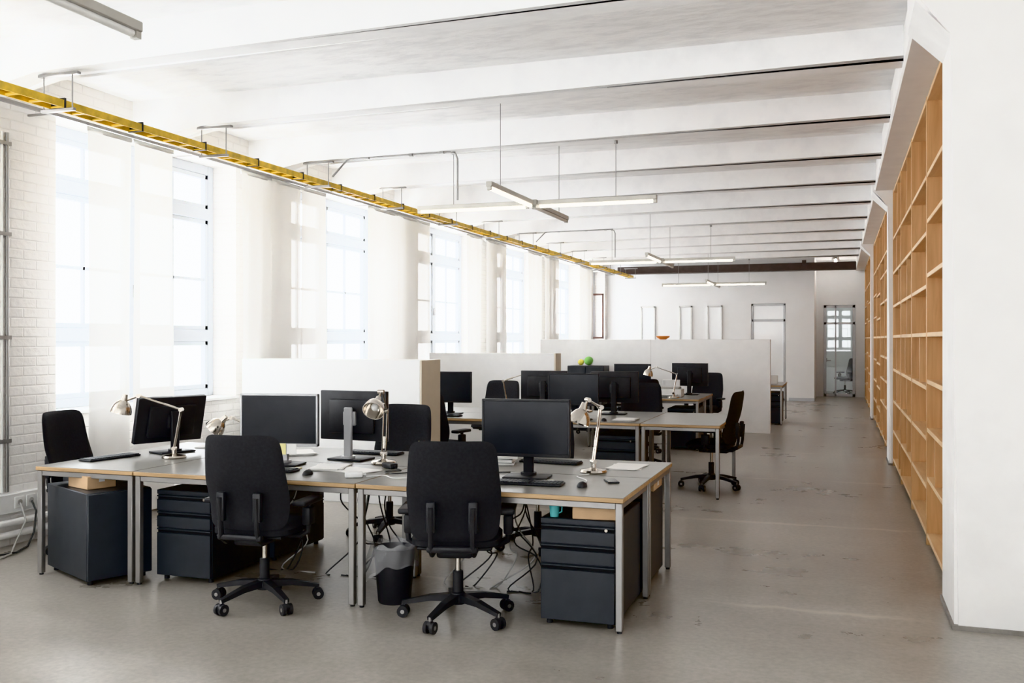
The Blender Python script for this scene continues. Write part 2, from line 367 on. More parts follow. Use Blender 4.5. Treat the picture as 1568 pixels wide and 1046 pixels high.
for k in range(-2, 14):
    yc = 7.2+1.8*(k-1)
    if yc < YB+0.3 or yc > 25.0: continue
    b = MB()
    b.prism([(XL, 3.40), (XL+0.25, 3.42), (XL+0.7, 3.53), (0.42, 3.53), (0.42, ZC), (XL, ZC)], yc-0.12, yc+0.12, M_BEAM)
    bmesh.ops.bevel(b.bm, geom=[e for e in b.bm.edges if abs(e.verts[0].co.y-e.verts[1].co.y) < 1e-5 and max(e.verts[0].co.z, e.verts[1].co.z) < 3.6], offset=0.03, segments=3, affect='EDGES')
    b.obj('ceiling_beam', ang=12)
b = MB(); b.box((0.42, YB, 3.5), (XR, YR, ZC), M_WALL, 0.015, 1); b.obj('girder_beam', ang=12)
for yc in (-1.45, 5.75, 13.0, 20.25):
    b = MB()
    b.prism([(XR, 0), (0.6, 0), (0.6, 3.3), (0.40, 3.5), (0.40, ZC-0.002), (XR, ZC-0.002)], yc, yc+0.65, M_WALL)
    bmesh.ops.bevel(b.bm, geom=[e for e in b.bm.edges if e.verts[0].co.x < 0.7 and e.verts[1].co.x < 0.7 and max(e.verts[0].co.y, e.verts[1].co.y) < yc+0.3], offset=0.02, segments=2, affect='EDGES')
    b.box((0.588, yc-0.012, 0), (XR, yc+0.662, 0.025), M_CONC)
    b.obj('concrete_column', ang=12)
b = MB(); b.box((XL+0.4, 25.35, 3.38), (0.40, 25.5, 3.56), M_BROWN, 0.008, 1)
b.box((XL+0.4, 25.28, 3.36), (0.40, 25.57, 3.39), M_BROWN); b.box((-0.9, 25.3, 3.5), (-0.8, 25.36, 3.62), M_BROWN); b.obj('steel_girder')
b = MB(); b.box((XL+0.1, YF-0.02, 0), (-2.3, YF, 0.08), M_WINF); b.box((-1.25, YF-0.02, 0), (-0.61, YF, 0.08), M_WINF); b.obj('baseboard_far')

def glazed(name, x0, x1, z0, z1, yy, gm, fm, ft=0.06, bars=(), vb=(), handle=False):
    b = MB(); t = 0.04
    b.box((x0, yy-t, z0), (x0+ft, yy, z1), fm, 0.004, 1); b.box((x1-ft, yy-t, z0), (x1, yy, z1), fm, 0.004, 1)
    b.box((x0, yy-t, z1-ft), (x1, yy, z1), fm, 0.004, 1)
    b.box((x0, yy-t, z0), (x1, yy, z0+ft*1.2), fm, 0.004, 1)
    for z in bars: b.box((x0, yy-t, z-0.03), (x1, yy, z+0.03), fm)
    for x in vb: b.box((x-0.02, yy-t, z0), (x+0.02, yy, z1), fm)
    if gm is M_DOORG:
        i = b.mi(gm); b.bm.faces.new([b.bm.verts.new((p, yy-0.02, q)) for p, q in ((x0+ft/2, z0+0.02), (x1-ft/2, z0+0.02), (x1-ft/2, z1-0.02), (x0+ft/2, z1-0.02))]).material_index = i
    else: b.box((x0+ft/2, yy-0.015, z0+0.02), (x1-ft/2, yy-0.002, z1-0.02), gm)
    if handle:
        b.box((x0+ft+0.0, yy-t-0.05, 1.0), (x0+ft+0.12, yy-t-0.03, 1.03), M_STEEL); b.box((x0+ft, yy-t-0.05, 0.98), (x0+ft+0.02, yy-t, 1.08), M_STEEL)
    return b.obj(name)
glazed('door_1', -2.195, -1.335, 0.005, 2.535, YF+0.06, M_LGLASS, M_SILV, 0.05, bars=(2.1,), handle=True)
glazed('door_2', -0.415, 0.415, 0.005, 2.555, YR+0.06, M_DOORG, M_SILV, 0.07, bars=(2.05,), vb=(-0.1,), handle=True)
wi = wn
for u0, u1 in ((-5.15, -4.75), (-4.1, -3.75), (-3.35, -2.95)):
    glazed('window_%d' % wi, u0, u1, 1.0, 2.5, YF, M_LGLASS, M_WPLAST, 0.04); wi += 1

b = MB()
for z in (1.62, 2.74): b.box((-6.08, 23.98, z), (-5.76, 24.02, z+0.05), M_BRWOOD, 0.004, 1)
for x in (-6.08, -5.80): b.box((x, 23.98, 1.62), (x+0.04, 24.02, 2.79), M_BRWOOD, 0.004, 1)
i = b.mi(M_GLASS); b.bm.faces.new([b.bm.verts.new((p, 24.0, q)) for p, q in ((-6.04, 1.67), (-5.8, 1.67), (-5.8, 2.74), (-6.04, 2.74))]).material_index = i
b.box((-6.1, 23.98, 1.7), (-6.07, 24.02, 1.78), M_STEEL); b.box((-6.1, 23.98, 2.6), (-6.07, 24.02, 2.68), M_STEEL)
b.obj('open_window_sash')

def curtain(y0, y1, folds, ph, amp=0.014, x=-5.86):
    b = MB(); i = b.mi(M_CURT); n = int(max(24, folds*14)); rows = 14; V = []
    for r in range(rows+1):
        t = r/rows; z = 3.33-t*(3.33-0.06)
        row = []
        for k in range(n+1):
            s_ = k/n; yy = y0+(y1-y0)*s_ + 0.012*math.sin(t*3+s_*3+ph)*t
            xx = x + amp*(0.5+0.9*t)*math.sin(2*math.pi*folds*s_+ph+0.4*math.sin(t*2.5)) + 0.008*math.sin(9*s_+4*t+ph)
            row.append(b.bm.verts.new((xx, yy, z)))
        V.append(row)
    for r in range(rows):
        for k in range(n):
            b.bm.faces.new((V[r][k], V[r][k+1], V[r+1][k+1], V[r+1][k])).material_index = i
    b.box((x-0.006, y0, 3.32), (x+0.006, y1, 3.36), M_WPLAST)
    return b.obj('curtain', ang=180, recalc=False)
for c in [(6.27, 6.79, 0.7, 0.3), (6.81, 7.34, 0.6, 2.0), (8.4, 8.95, 2.2, 0.5, 0.022), (8.94, 9.55, 0.9, 1.3), (9.56, 10.12, 0.7, 2.2), (11.2, 12.1, 2.2, .2, .022), (12.1, 13.2, 2.0, 1.2),
          (14.7, 15.4, 2.5, 0.1, .022), (15.6, 16.7, 3, 1.0), (18.0, 18.9, 3.2, 0), (19.1, 20.2, 4, .4, .02), (22.0, 23.3, 3, 0), (2.2, 4.2, 5, 1), (-1.4, 0.4, 4, 0)]:
    curtain(*c)
b = MB(); b.box((-5.875, -3.5, 3.365), (-5.845, 25.4, 3.39), M_STEEL)
for k in range(0, 17): b.box((XL, -3.1+1.8*k-0.01, 3.372), (-5.85, -3.1+1.8*k+0.01, 3.388), M_STEEL)
b.obj('curtain_rail')

b = MB()
for x in (-5.37, -5.25): b.box((x-0.005, 0.5, 3.26), (x+0.005, 25.3, 3.315), M_YEL)
yy = 0.6; kk = 0
while yy < 25.2:
    b.box((-5.37, yy-0.012, 3.262), (-5.25, yy+0.012, 3.275), M_YEL)
    if kk % 4 == 0: b.box((-5.38, yy-0.01, 3.256), (-5.24, yy+0.005, 3.33), M_PLAST)
    yy += 0.2; kk += 1
for j, (cx, mm) in enumerate(((-5.35, M_YEL), (-5.32, M_YEL), (-5.29, M_CABLEG), (-5.268, M_YEL))):
    b.tube([(cx+0.006*math.sin(k*1.7+j), 0.5+k*0.4, 3.300+0.008*math.sin(k*2.3+j*2)) for k in range(63)], 0.014, mm, 6)
yy = 1.8
while yy < 25.3:
    b.box((-5.46, yy-0.015, 3.235), (-5.16, yy+0.015, 3.257), M_STEEL, 0.003, 1)
    for x in (-5.44, -5.18): b.cyl((x, yy, 3.25), (x, yy, 3.51), 0.005, M_STEEL, seg=8)
    b.box((-5.48, yy-0.02, 3.492), (-5.12, yy+0.02, 3.512), M_STEEL, 0.003, 1)
    yy += 1.8
b.obj('yellow_cable_tray')

for yb_ in (8.98, 16.18):
    b = MB(); pts = [(-5.12, yb_, 3.34), (-4.95, yb_, 3.5), (-4.9, yb_, 3.513), (-3.76, yb_, 3.513), (-3.70, yb_, 3.49), (-3.68, yb_, 3.44), (-3.68, yb_, 3.02)]
    b.tube(pts, 0.010, M_STEEL, 8)
    for x in (-4.7, -4.2, -3.85): b.box((x-0.02, yb_-0.02, 3.50), (x+0.02, yb_+0.02, 3.529), M_STEEL)
    b.obj('ceiling_conduit')
b = MB(); b.tube([(XL+0.016, 5.68, 0.42), (XL+0.016, 5.68, 3.2)], 0.014, M_STEEL, 8)
b.tube([(XL+0.016, 5.63, 0.42), (XL+0.016, 5.63, 3.2)], 0.01, M_WPLAST, 8)
for z in (0.8, 1.6, 2.4, 3.1): b.box((XL, 5.60, z), (XL+0.03, 5.71, z+0.03), M_STEEL)
b.obj('wall_conduit')
b = MB(); b.box((XL, 0, 0.26), (XL+0.06, 25.6, 0.41), M_WPLAST, 0.008, 1)
for yk in (5.75, 5.86, 5.97, 9.3, 9.4, 12.9, 13.0):
    b.box((XL+0.06, yk-0.045, 0.29), (XL+0.07, yk+0.045, 0.38), M_WPLAST, 0.004, 1); b.cyl((XL+0.07, yk, 0.335), (XL+0.074, yk, 0.335), 0.022, M_CABLEG)
b.obj('trim_1')
b = MB()
for z in (0.19, 0.10): b.cyl((XL+0.08, 0, z), (XL+0.08, 25.6, z), 0.028, M_WPLAST, seg=12)
for k in range(9): b.box((XL+0.001, 0.8+k*3, 0.06), (XL+0.1, 0.84+k*3, 0.23), M_WPLAST)
b.obj('heating_pipe')
b = MB(); b.tube([(XL+0.075, 5.86, 0.33), (XL+0.12, 5.86, 0.25), (XL+0.16, 5.8, 0.1), (XL+0.2, 5.7, 0.012), (XL+0.3, 5.5, 0.012), (XL+0.22, 5.3, 0.012), (XL+0.32, 5.2, 0.012)], 0.008, M_CABLE, 6)
b.tube([(XL+0.075, 5.75, 0.33), (XL+0.14, 5.74, 0.2), (XL+0.16, 5.6, 0.012), (XL+0.3, 5.45, 0.012), (XL+0.35, 5.3, 0.012)], 0.007, M_CABLEG, 6)
b.obj('power_cable')

def pendant(yc):
    b = MB(); L_ = 1.25
    for ax in (0, 1):
        def P(t, w, z): return (t, w, z) if ax == 0 else (w, t, z)
        for s0, s1 in ((-L_, -0.04), (0.04, L_)):
            a = P(s0, -0.028, 0.0); c = P(s1, 0.028, 0.045)
            b.box(tuple(min(p, q) for p, q in zip(a, c)), tuple(max(p, q) for p, q in zip(a, c)), M_LAMPB, 0.004, 1)
            b.cyl(P(s0+0.04, 0, -0.012), P(s1-0.04 if s1 > 0 else s1-0.02, 0, -0.012), 0.018, M_WPLAST if (ax == 1 and s0 > 0 or yc < 5) else M_TUBE, seg=10)
            for e in (s0+0.015, s1-0.015):
                a = P(e-0.015, -0.018, -0.03); c = P(e+0.015, 0.018, 0.0)
                b.box(tuple(min(p, q) for p, q in zip(a, c)), tuple(max(p, q) for p, q in zip(a, c)), M_LAMPB)
    b.box((-0.06, -0.06, 0.0), (0.06, 0.06, 0.05), M_LAMPB, 0.005, 1)
    for x, y_ in ((0, -0.95), (0, 0.95), (0.85, 0), (-0.85, 0)):
        top = 3.53-2.94 if abs(yc+y_-round((yc+y_)/1.8)*1.8) < 0.12 else ZC-2.94
        b.cyl((x, y_, 0.04), (x, y_, top), 0.0035, M_STEEL, seg=6)
        b.cyl((x, y_, top-0.03), (x, y_, top), 0.018, M_STEEL, seg=10)
    b.obj('pendant_light', (-2.9, yc, 2.94))
for yc in (2.15, 9.05, 16.25, 23.45): pendant(yc)
M_BT = mat('fill_tube', (1, 1, 1), 0.4, emit=22.0, ecol=(1.0, 0.98, 0.95))  # glow for the added fill lamps
for yy in (26.9, 29.5):  # lamps added to brighten the recess and the room beyond it
    b = MB(); b.box((-0.05, -0.55, -0.05), (0.05, 0.55, 0.0), M_LAMPB, 0.005, 1); b.cyl((0, -0.5, -0.07), (0, 0.5, -0.07), 0.025, M_BT, seg=10)
    b.obj('added_fill_light', (-0.1, yy, ZC-0.001))

def partition(name, x0, x1, y0, y1, h, endm):
    b = MB(); b.box((x0, y0, 0.0), (x1-0.02, y1, h), M_WHITEP, 0.004, 1); b.box((x1-0.02, y0, 0), (x1, y1, h), endm, 0.003, 1)
    n = max(1, int((x1-x0)/1.9))
    for k in range(1, n+1):
        xx = x0+(x1-x0)*k/(n+0.0)
        if xx < x1-0.1: b.box((xx-0.002, y0-0.0015, 0), (xx+0.002, y0+0.01, h-0.004), M_CABLEG)
    return b.obj(name)
partition('storage_cabinet', -5.78, -3.77, 8.30, 8.75, 1.40, M_CREAM)
partition('storage_cabinet', -5.78, -3.82, 13.0, 13.28, 1.40, M_CREAM)
partition('partition_wall', -5.2, -1.11, 16.7, 16.85, 1.60, M_WHITEP)

def bookshelf(y0, y1, seed):
    rnd = random.Random(seed); b = MB(); x0, x1 = 0.64, 1.07; H = 3.49; t = 0.034
    n = round((y1-y0)/1.6); p = (y1-y0)/n
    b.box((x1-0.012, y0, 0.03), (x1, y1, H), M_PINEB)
    for k in range(n+1):
        yy = y0+p*k; yy = min(max(yy, y0+t/2), y1-t/2)
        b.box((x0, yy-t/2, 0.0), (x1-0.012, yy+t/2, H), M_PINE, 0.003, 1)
    for k in range(n):
        a = y0+p*k+t/2; c = y0+p*(k+1)-t/2
        off = rnd.choice([0, 0.08, 0.16, -0.06])
        zs = [0.06, 0.42+off, 0.80+off, 1.2+off*0.7, 1.62, 2.0+off, 2.42+off, 2.86, H-t]
        for z in zs:
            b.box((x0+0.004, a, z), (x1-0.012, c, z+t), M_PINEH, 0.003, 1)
        for z0, z1 in zip(zs, zs[1:]):
            if rnd.random() < 0.4:
                m = a+(c-a)*rnd.choice([0.35, 0.5, 0.65]); b.box((x0+0.01, m-t/2, z0+t), (x1-0.012, m+t/2, z1), M_PINE)
        for z in zs[1:-2]:
            if rnd.random() < 0.35:
                q = a+0.03+rnd.random()*0.1
                for _ in range(rnd.randint(2, 6)):
                    w = rnd.uniform(0.02, 0.045); h = rnd.uniform(0.17, 0.27)
                    if q+w > c-0.02: break
                    b.box((x0+0.07, q, z+t), (x0+0.07+rnd.uniform(0.15, 0.2), q+w-0.002, z+t+h), rnd.choice([M_PAPER, M_DARK, M_BLUE, M_CARD, M_RED, M_WPLAST]), 0.002, 1)
                    q += w
    b.obj('bookshelf')
bookshelf(6.42, 12.98, 3); bookshelf(13.67, 20.23, 5); bookshelf(20.92, 27.0, 8)

# ------------------------------------------------------------ furniture
def desk(x0, y0, x1, y1):
    w, d = x1-x0, y1-y0; b = MB(); H = 0.74
    b.box((0, 0, H-0.028), (w, d, H-0.003), M_PLY, 0.003, 1)
    b.box((0.002, 0.002, H-0.003), (w-0.002, d-0.002, H), M_LINO, 0.001, 1)
    t = 0.038; i = 0.008
    for lx in (i, w-i-t):
        for ly in (i, d-i-t):
            b.box((lx, ly, 0.012), (lx+t, ly+t, H-0.03), M_STEEL, 0.004, 1)
            b.cyl((lx+t/2, ly+t/2, 0), (lx+t/2, ly+t/2, 0.014), 0.014, M_PLAST, seg=10)
    for ly in (i+0.004, d-i-t+0.004): b.box((i+t, ly, H-0.065), (w-i-t, ly+0.03, H-0.03), M_STEEL, 0.003, 1)
    for lx in (i+0.004, w-i-t+0.004): b.box((lx, i+t, H-0.065), (lx+0.03, d-i-t, H-0.03), M_STEEL, 0.003, 1)
    return b.obj('desk', (x0, y0, 0))
def cluster(xs, ya, ym, yb, end='L'):
    g = 0.004
    for k in range(len(xs)-1):
        x0, x1 = xs[k]+g, xs[k+1]-g
        if (x1-x0) < 1.0: desk(x0, ya+g, x1, yb-g)
        else: desk(x0, ya+g, x1, ym-g); desk(x0, ym+g, x1, yb-g)
cluster([-5.17, -4.355, -2.73, -1.10], 5.05, 5.85, 6.65)
cluster([-5.13, -3.53, -1.93, -1.12], 9.62, 10.42, 11.22)
cluster([-5.1, -3.5, -1.9], 13.75, 14.55, 15.35)

def chair_mesh():
    b = MB()
    for k in range(5):
        a = math.radians(90+72*k+14); c, s_ = math.cos(a), math.sin(a)
        b.taper((c*0.02, s_*0.02, 0.125), (c*0.17, s_*0.17, 0.115), 0.052, 0.042, 0.042, 0.032, M_PLAST)
        b.taper((c*0.165, s_*0.165, 0.115), (c*0.325, s_*0.325, 0.082), 0.042, 0.032, 0.03, 0.022, M_PLAST)
        cx, cy = c*0.32, s_*0.32
        b.cyl((cx, cy, 0.05), (cx, cy, 0.09), 0.01, M_STEEL, seg=8)
        px, py = -s_, c
        b.cyl((cx-px*0.030, cy-py*0.030, 0.033), (cx-px*0.010, cy-py*0.010, 0.033), 0.033, M_PLAST, seg=16)
        b.cyl((cx+px*0.010, cy+py*0.010, 0.033), (cx+px*0.030, cy+py*0.030, 0.033), 0.033, M_PLAST, seg=16)
        b.cyl((cx-px*0.032, cy-py*0.032, 0.033), (cx+px*0.032, cy+py*0.032, 0.033), 0.012, M_STEEL, seg=10)
        b.cyl((cx-px*0.010, cy-py*0.010, 0.047), (cx+px*0.010, cy+py*0.010, 0.047), 0.024, M_PLAST, seg=12)
    b.lathe([(0, 0.085), (0.045, 0.088), (0.05, 0.12), (0.04, 0.15), (0.03, 0.155), (0.03, 0.27), (0.026, 0.275), (0.0, 0.276)], M_PLAST, seg=18)
    b.cyl((0, 0, 0.27), (0, 0, 0.40), 0.015, M_CHROME, seg=12)
    b.box((-0.10, -0.20, 0.385), (0.10, 0.12, 0.44), M_PLAST, 0.018, 2)
    b.cyl((-0.17, 0.02, 0.41), (0.17, 0.02, 0.41), 0.009, M_PLAST, seg=8); b.box((0.15, 0.0, 0.400), (0.20, 0.05, 0.42), M_PLAST, 0.005, 1)
    def seat(u, v, side):
        n = 5.0; x = u; y_ = 2*v-1
        s_ = max(abs(x), abs(y_)); r = (abs(x)**n+abs(y_)**n)**(1/n)
        k = s_/r if r > 1e-6 else 1
        X = x*k*0.25; Y = y_*k*0.235
        e = 1-s_**6
        z = 0.475+0.045*(e**0.5)+0.010*(1-e) - 0.012*max(0, y_)**3 if side == 0 else 0.455-0.02*e**0.5
        return Vector((X, Y+0.01, z))
    b.slab(seat, 18, 18, M_BLACK)
    b.box((-0.21, -0.20, 0.43), (0.21, 0.20, 0.45), M_PLAST, 0.012, 2)
    def back(u, v, side):
        n = 9; x = u; w_ = 2*v-1
        s_ = max(abs(x), abs(w_)); r = (abs(x)**n+abs(w_)**n)**(1/n); k = s_/r if r > 1e-6 else 1
        x *= k; w_ *= k; e = (1-s_**8)**0.5
        vv = (w_+1)/2
        hw = 0.262-0.03*max(0, vv-0.5)*2*0.8-0.05*max(0, 0.35-vv)
        X = x*hw; Z = 0.49+vv*0.56
        Y = -0.262 + 0.06*x*x - 0.055*vv + 0.035*math.exp(-((vv-0.25)/0.22)**2) - 0.02*vv*vv
        return Vector((X, Y+(0.026*e if side == 0 else -0.014*e), Z))
    b.slab(back, 24, 26, M_BLACK)
    for sx in (-1, 1):
        x = sx*0.115
        b.tube([(x, -0.12, 0.42), (x, -0.25, 0.42), (x, -0.30, 0.45), (x, -0.312, 0.52), (x, -0.318, 0.60), (x, -0.325, 0.69)], 0.016, M_PLAST, 8)
        b.box((x-0.026, -0.325, 0.55), (x+0.026, -0.285, 0.72), M_PLAST, 0.01, 2)
        xa = sx*0.285
        b.tube([(sx*0.12, 0.0, 0.425), (sx*0.24, 0.0, 0.425), (xa, 0.0, 0.45), (xa+sx*0.005, 0.0, 0.50), (xa+sx*0.005, -0.005, 0.62)], 0.017, M_PLAST, 8)
        b.box((xa-0.022, -0.045, 0.49), (xa+0.032, 0.04, 0.60), M_PLAST, 0.012, 2)
        b.box((xa-0.042, -0.14, 0.618), (xa+0.046, 0.12, 0.65), M_PLAST, 0.012, 3)
    b.box((-0.14, -0.315, 0.44), (0.14, -0.275, 0.475), M_PLAST, 0.012, 2)
    return b.mesh('office_chair')
CH = chair_mesh()
def chair(x, y_, rz): put('office_chair', CH, (x, y_, 0), rz)
chair(-3.30, 4.97, 6); chair(-2.07, 5.06, 16)
chair(-3.48, 7.03, 176); chair(-2.2, 7.0, 190)
chair(-5.38, 5.83, -82)
chair(-1.31, 10.42, 84)
chair(-4.05, 9.38, -12); chair(-4.3, 11.75, 172); chair(-2.35, 11.7, 185); chair(-2.7, 13.4, 20); chair(-2.1, 15.7, 170); chair(-3.9, 15.75, 170)
chair(0.15, 29.3, 120)

def pedestal_mesh(plain=False):
    b = MB(); w, d, h = 0.43, 0.70, 0.60
    b.box((-w/2, 0.018, 0.03), (w/2, d, h), M_DARK, 0.005, 1)
    for x in (-w/2+0.04, w/2-0.04):
        for y_ in (0.06, d-0.06): b.cyl((x, y_, 0), (x, y_, 0.035), 0.018, M_PLAST, seg=10)
    if plain:
        b.box((-w/2+0.003, 0, 0.035), (w/2-0.003, 0.02, h-0.006), M_DARK, 0.004, 1)
    else:
        for z0, z1 in ((0.035, 0.345), (0.352, 0.455), (0.462, 0.565)):
            b.box((-w/2+0.004, 0.0, z0), (w/2-0.004, 0.02, z1-0.028), M_DARK, 0.003, 1)
            b.box((-w/2+0.004, 0.014, z1-0.028), (w/2-0.004, 0.02, z1), M_DARKG)
            b.box((-w/2+0.004, 0.0, z1-0.010), (w/2-0.004, 0.02, z1), M_DARK, 0.002, 1)
        b.box((-w/2+0.002, 0.004, 0.57), (w/2-0.002, 0.02, h), M_DARK, 0.003, 1)
        b.cyl((w/2-0.05, 0.0, 0.55), (w/2-0.05, -0.004, 0.55), 0.009, M_CHROME, seg=12)
    return b.mesh('drawer_pedestal')
PD = pedestal_mesh(); PP = pedestal_mesh(True)
def ped(x, y_, rz=0, me=None): put('drawer_pedestal', me or PD, (x, y_, 0), rz)
ped(-1.375, 5.10); ped(-1.375, 6.60, 180); ped(-4.09, 5.22); ped(-4.05, 6.6, 180)
put('storage_cabinet', PP, (-4.49, 5.10, 0), 64.5)
ped(-2.2, 9.66); ped(-3.2, 9.66); ped(-4.8, 9.66); ped(-2.15, 13.8); ped(-3.2, 13.8)

def monitor_mesh(silver=False, z0=0.135, tilt=0):
    b = MB(); W, H = 0.555, 0.355
    fm = M_SILV if silver else M_PLAST
    R = Matrix.Translation((0, 0, z0+H/2)) @ Matrix.Rotation(math.radians(-tilt), 4, 'X') @ Matrix.Translation((0, 0, -z0-H/2))
    b.box((-W/2, -0.012, z0), (W/2, 0.022, z0+H), M_PLAST, 0.006, 2, M=R)
    t = 0.014
    b.box((-W/2, -0.018, z0), (-W/2+t, 0.0, z0+H), fm, 0.003, 1, M=R); b.box((W/2-t, -0.018, z0), (W/2, 0.0, z0+H), fm, 0.003, 1, M=R)
    b.box((-W/2, -0.018, z0+H-t), (W/2, 0.0, z0+H), fm, 0.003, 1, M=R); b.box((-W/2, -0.018, z0), (W/2, 0.0, z0+t+0.006), fm, 0.003, 1, M=R)
    b.box((-W/2+t, -0.0145, z0+t), (W/2-t, -0.005, z0+H-t), M_SCREEN, M=R)
    b.box((-0.19, 0.018, z0+0.05), (0.19, 0.05, z0+H-0.06), M_PLAST, 0.014, 2, M=R)
    b.box((-0.05, 0.045, z0+0.11), (0.05, 0.075, z0+0.21), fm, 0.006, 1)
    b.box((-0.032, 0.065, 0.012), (0.032, 0.092, z0+0.24), fm, 0.006, 1)
    b.box((-0.14, -0.06, 0.0), (0.14, 0.14, 0.014), M_PLAST, 0.006, 2)
    b.cyl((0, 0.078, 0.014), (0, 0.078, 0.03), 0.05, fm, seg=20)
    return b.mesh('computer_monitor')
MO = monitor_mesh(); MS = monitor_mesh(True); MT = monitor_mesh(False, 0.075, 14)
DT = 0.741
def mon(x, y_, rz, me=None, z=DT): return put('computer_monitor', me or MO, (x, y_, z), rz)
mon(-3.60, 5.60, 10, MS); mon(-3.30, 6.1, 175, MS); mon(-1.83, 5.58, 6)
mon(-4.84, 6.02, 180+68, MT)
mon(-2.75, 10.05, 8); mon(-2.45, 10.75, 185); mon(-4.25, 10.1, 5); mon(-3.3, 10.75, 185); mon(-2.95, 14.15, 4); mon(-2.2, 14.9, 180)

def lamp_mesh(pts, headpos, headdir):
    b = MB()
    b.lathe([(0, 0), (0.085, 0), (0.088, 0.008), (0.082, 0.02), (0.03, 0.028), (0.018, 0.034), (0.016, 0.07), (0.0, 0.072)], M_CHROME, seg=28)
    P = [Vector(p) for p in pts]
    for a, c in zip(P, P[1:]):
        for o_ in (-0.013, 0.013):
            b.cyl(a+Vector((0, o_, 0)), c+Vector((0, o_, 0)), 0.0055, M_CHROME, seg=8)
        m = a.lerp(c, 0.12); n = a.lerp(c, 0.4)
        b.cyl(m, n, 0.009, M_CHROME, seg=10)
    for p in P:
        b.cyl(p+Vector((0, -0.022, 0)), p+Vector((0, 0.022, 0)), 0.015, M_CHROME, seg=14)
    hp = Vector(headpos); hd = Vector(headdir).normalized()
    b.cyl(P[-1], hp, 0.008, M_CHROME, seg=8)
    M = align(hp, hd)
    b.lathe([(0.0, -0.055), (0.018, -0.055), (0.022, -0.03), (0.026, -0.01), (0.045, 0.005), (0.062, 0.03), (0.072, 0.06), (0.075, 0.085), (0.071, 0.085), (0.066, 0.06), (0.055, 0.032), (0.03, 0.012), (0.0, 0.008)], M_CHROME, M, 24)
    b.sph((0, 0, 0.045), 0.026, M_PAPER, seg=12, M=M)
    return b.mesh('desk_lamp')
LA = lamp_mesh([(0, 0, 0.07), (0.05, 0, 0.35), (-0.25, 0, 0.45)], (-0.36, 0, 0.41), (-0.25, 0, -1))
LB = lamp_mesh([(0, 0, 0.07), (-0.03, 0, 0.36), (0.06, 0, 0.50)], (0.15, 0, 0.43), (0.75, 0, -0.55))
LC = lamp_mesh([(0, 0, 0.07), (0.05, 0, 0.42), (-0.04, 0, 0.47)], (-0.08, 0, 0.40), (-0.35, 0, -1))
LD = lamp_mesh([(0, 0, 0.07), (0.03, 0, 0.21), (-0.12, 0, 0.27)], (-0.2, 0, 0.24), (-0.7, 0, -0.7))
put('desk_lamp', LA, (-4.56, 5.72, DT), 22)
put('desk_lamp', LB, (-2.98, 5.93, DT), 278)
put('desk_lamp', LC, (-1.50, 5.97, DT), 40)
put('desk_lamp', LD, (-4.2, 6.1, DT), 15)
put('desk_lamp', LA, (-3.85, 11.0, DT), -170); put('desk_lamp', LA, (-2.85, 10.95, DT), 10)
put('desk_lamp', LA, (-2.3, 13.95, DT), 0)

def keyboard_mesh():
    b = MB(); b.box((-0.215, -0.065, 0), (0.215, 0.065, 0.014), M_PLAST, 0.005, 2)
    for r in range(5):
        for k in range(18):
            b.box((-0.208+k*0.0232, -0.056+r*0.0228, 0.014), (-0.208+k*0.0232+0.019, -0.056+r*0.0228+0.019, 0.019), M_DARK)
    return b.mesh('computer_keyboard')
KB = keyboard_mesh()
for x, y_, r in ((-3.55, 5.36, 5), (-1.75, 5.37, 3), (-3.3, 6.42, 180), (-1.9, 6.35, 175), (-4.98, 5.55, 80), (-2.7, 9.8, 0), (-4.2, 9.82, 0)):
    put('computer_keyboard', KB, (x, y_, DT), r)
b = MB(); b.sph((0, 0, 0.0), 0.05, M_PLAST, (0.62, 1.05, 0.6), 14)
bmesh.ops.bisect_plane(b.bm, geom=b.bm.verts[:]+b.bm.edges[:]+b.bm.faces[:], plane_co=(0, 0, 0), plane_no=(0, 0, -1), clear_outer=True)
b.box((-0.004, 0.012, 0.025), (0.004, 0.032, 0.031), M_SILV)
MOU = b.mesh('computer_mouse')
for x, y_ in ((-3.2, 5.3), (-1.42, 5.38), (-2.98, 6.4), (-2.35, 9.8)): put('computer_mouse', MOU, (x, y_, DT), 10)
def papers(x, y_, n, r, m=M_PAPER):
    b = MB()
    for k in range(n):
        M = Matrix.Rotation(math.radians(random.uniform(-14, 14)), 4, 'Z')
        b.box((-0.105, -0.148, k*0.0018), (0.105, 0.148, k*0.0018+0.0014), m if k else M_PAPER, M=M)
    b.obj('paper_stack', (x, y_, DT), r)
papers(-3.22, 5.62, 7, 20); papers(-3.0, 5.55, 3, 75); papers(-2.5, 6.28, 14, 10); papers(-3.85, 6.25, 8, 40); papers(-1.35, 6.3, 4, 5); papers(-4.75, 6.45, 5, 15); papers(-2.15, 9.95, 9, 0); papers(-3.7, 10.2, 5, 20)
for x, y_, r in ((-3.42, 5.5, 10), (-1.66, 5.5, 25), (-2.62, 5.7, 40)):
    b = MB()
    for k in range(5): b.box((-0.038, -0.038, k*0.0012), (0.038, 0.038, k*0.0012+0.001), M_STICKY, M=Matrix.Rotation(0.03*k, 4, 'Z'))
    b.box((-0.036, -0.01, 0.0062), (0.036, 0.03, 0.0064), M_PAPER); b.obj('sticky_note_pad', (x, y_, DT), r)
b = MB(); b.box((-0.045, -0.001, -0.055), (0.035, 0.001, 0.02), M_STICKY); b.box((0.04, -0.0015, -0.05), (0.11, 0.0005, 0.018), M_PAPER); b.obj('sticky_note', (-3.575, 5.578, DT+0.135), 10)
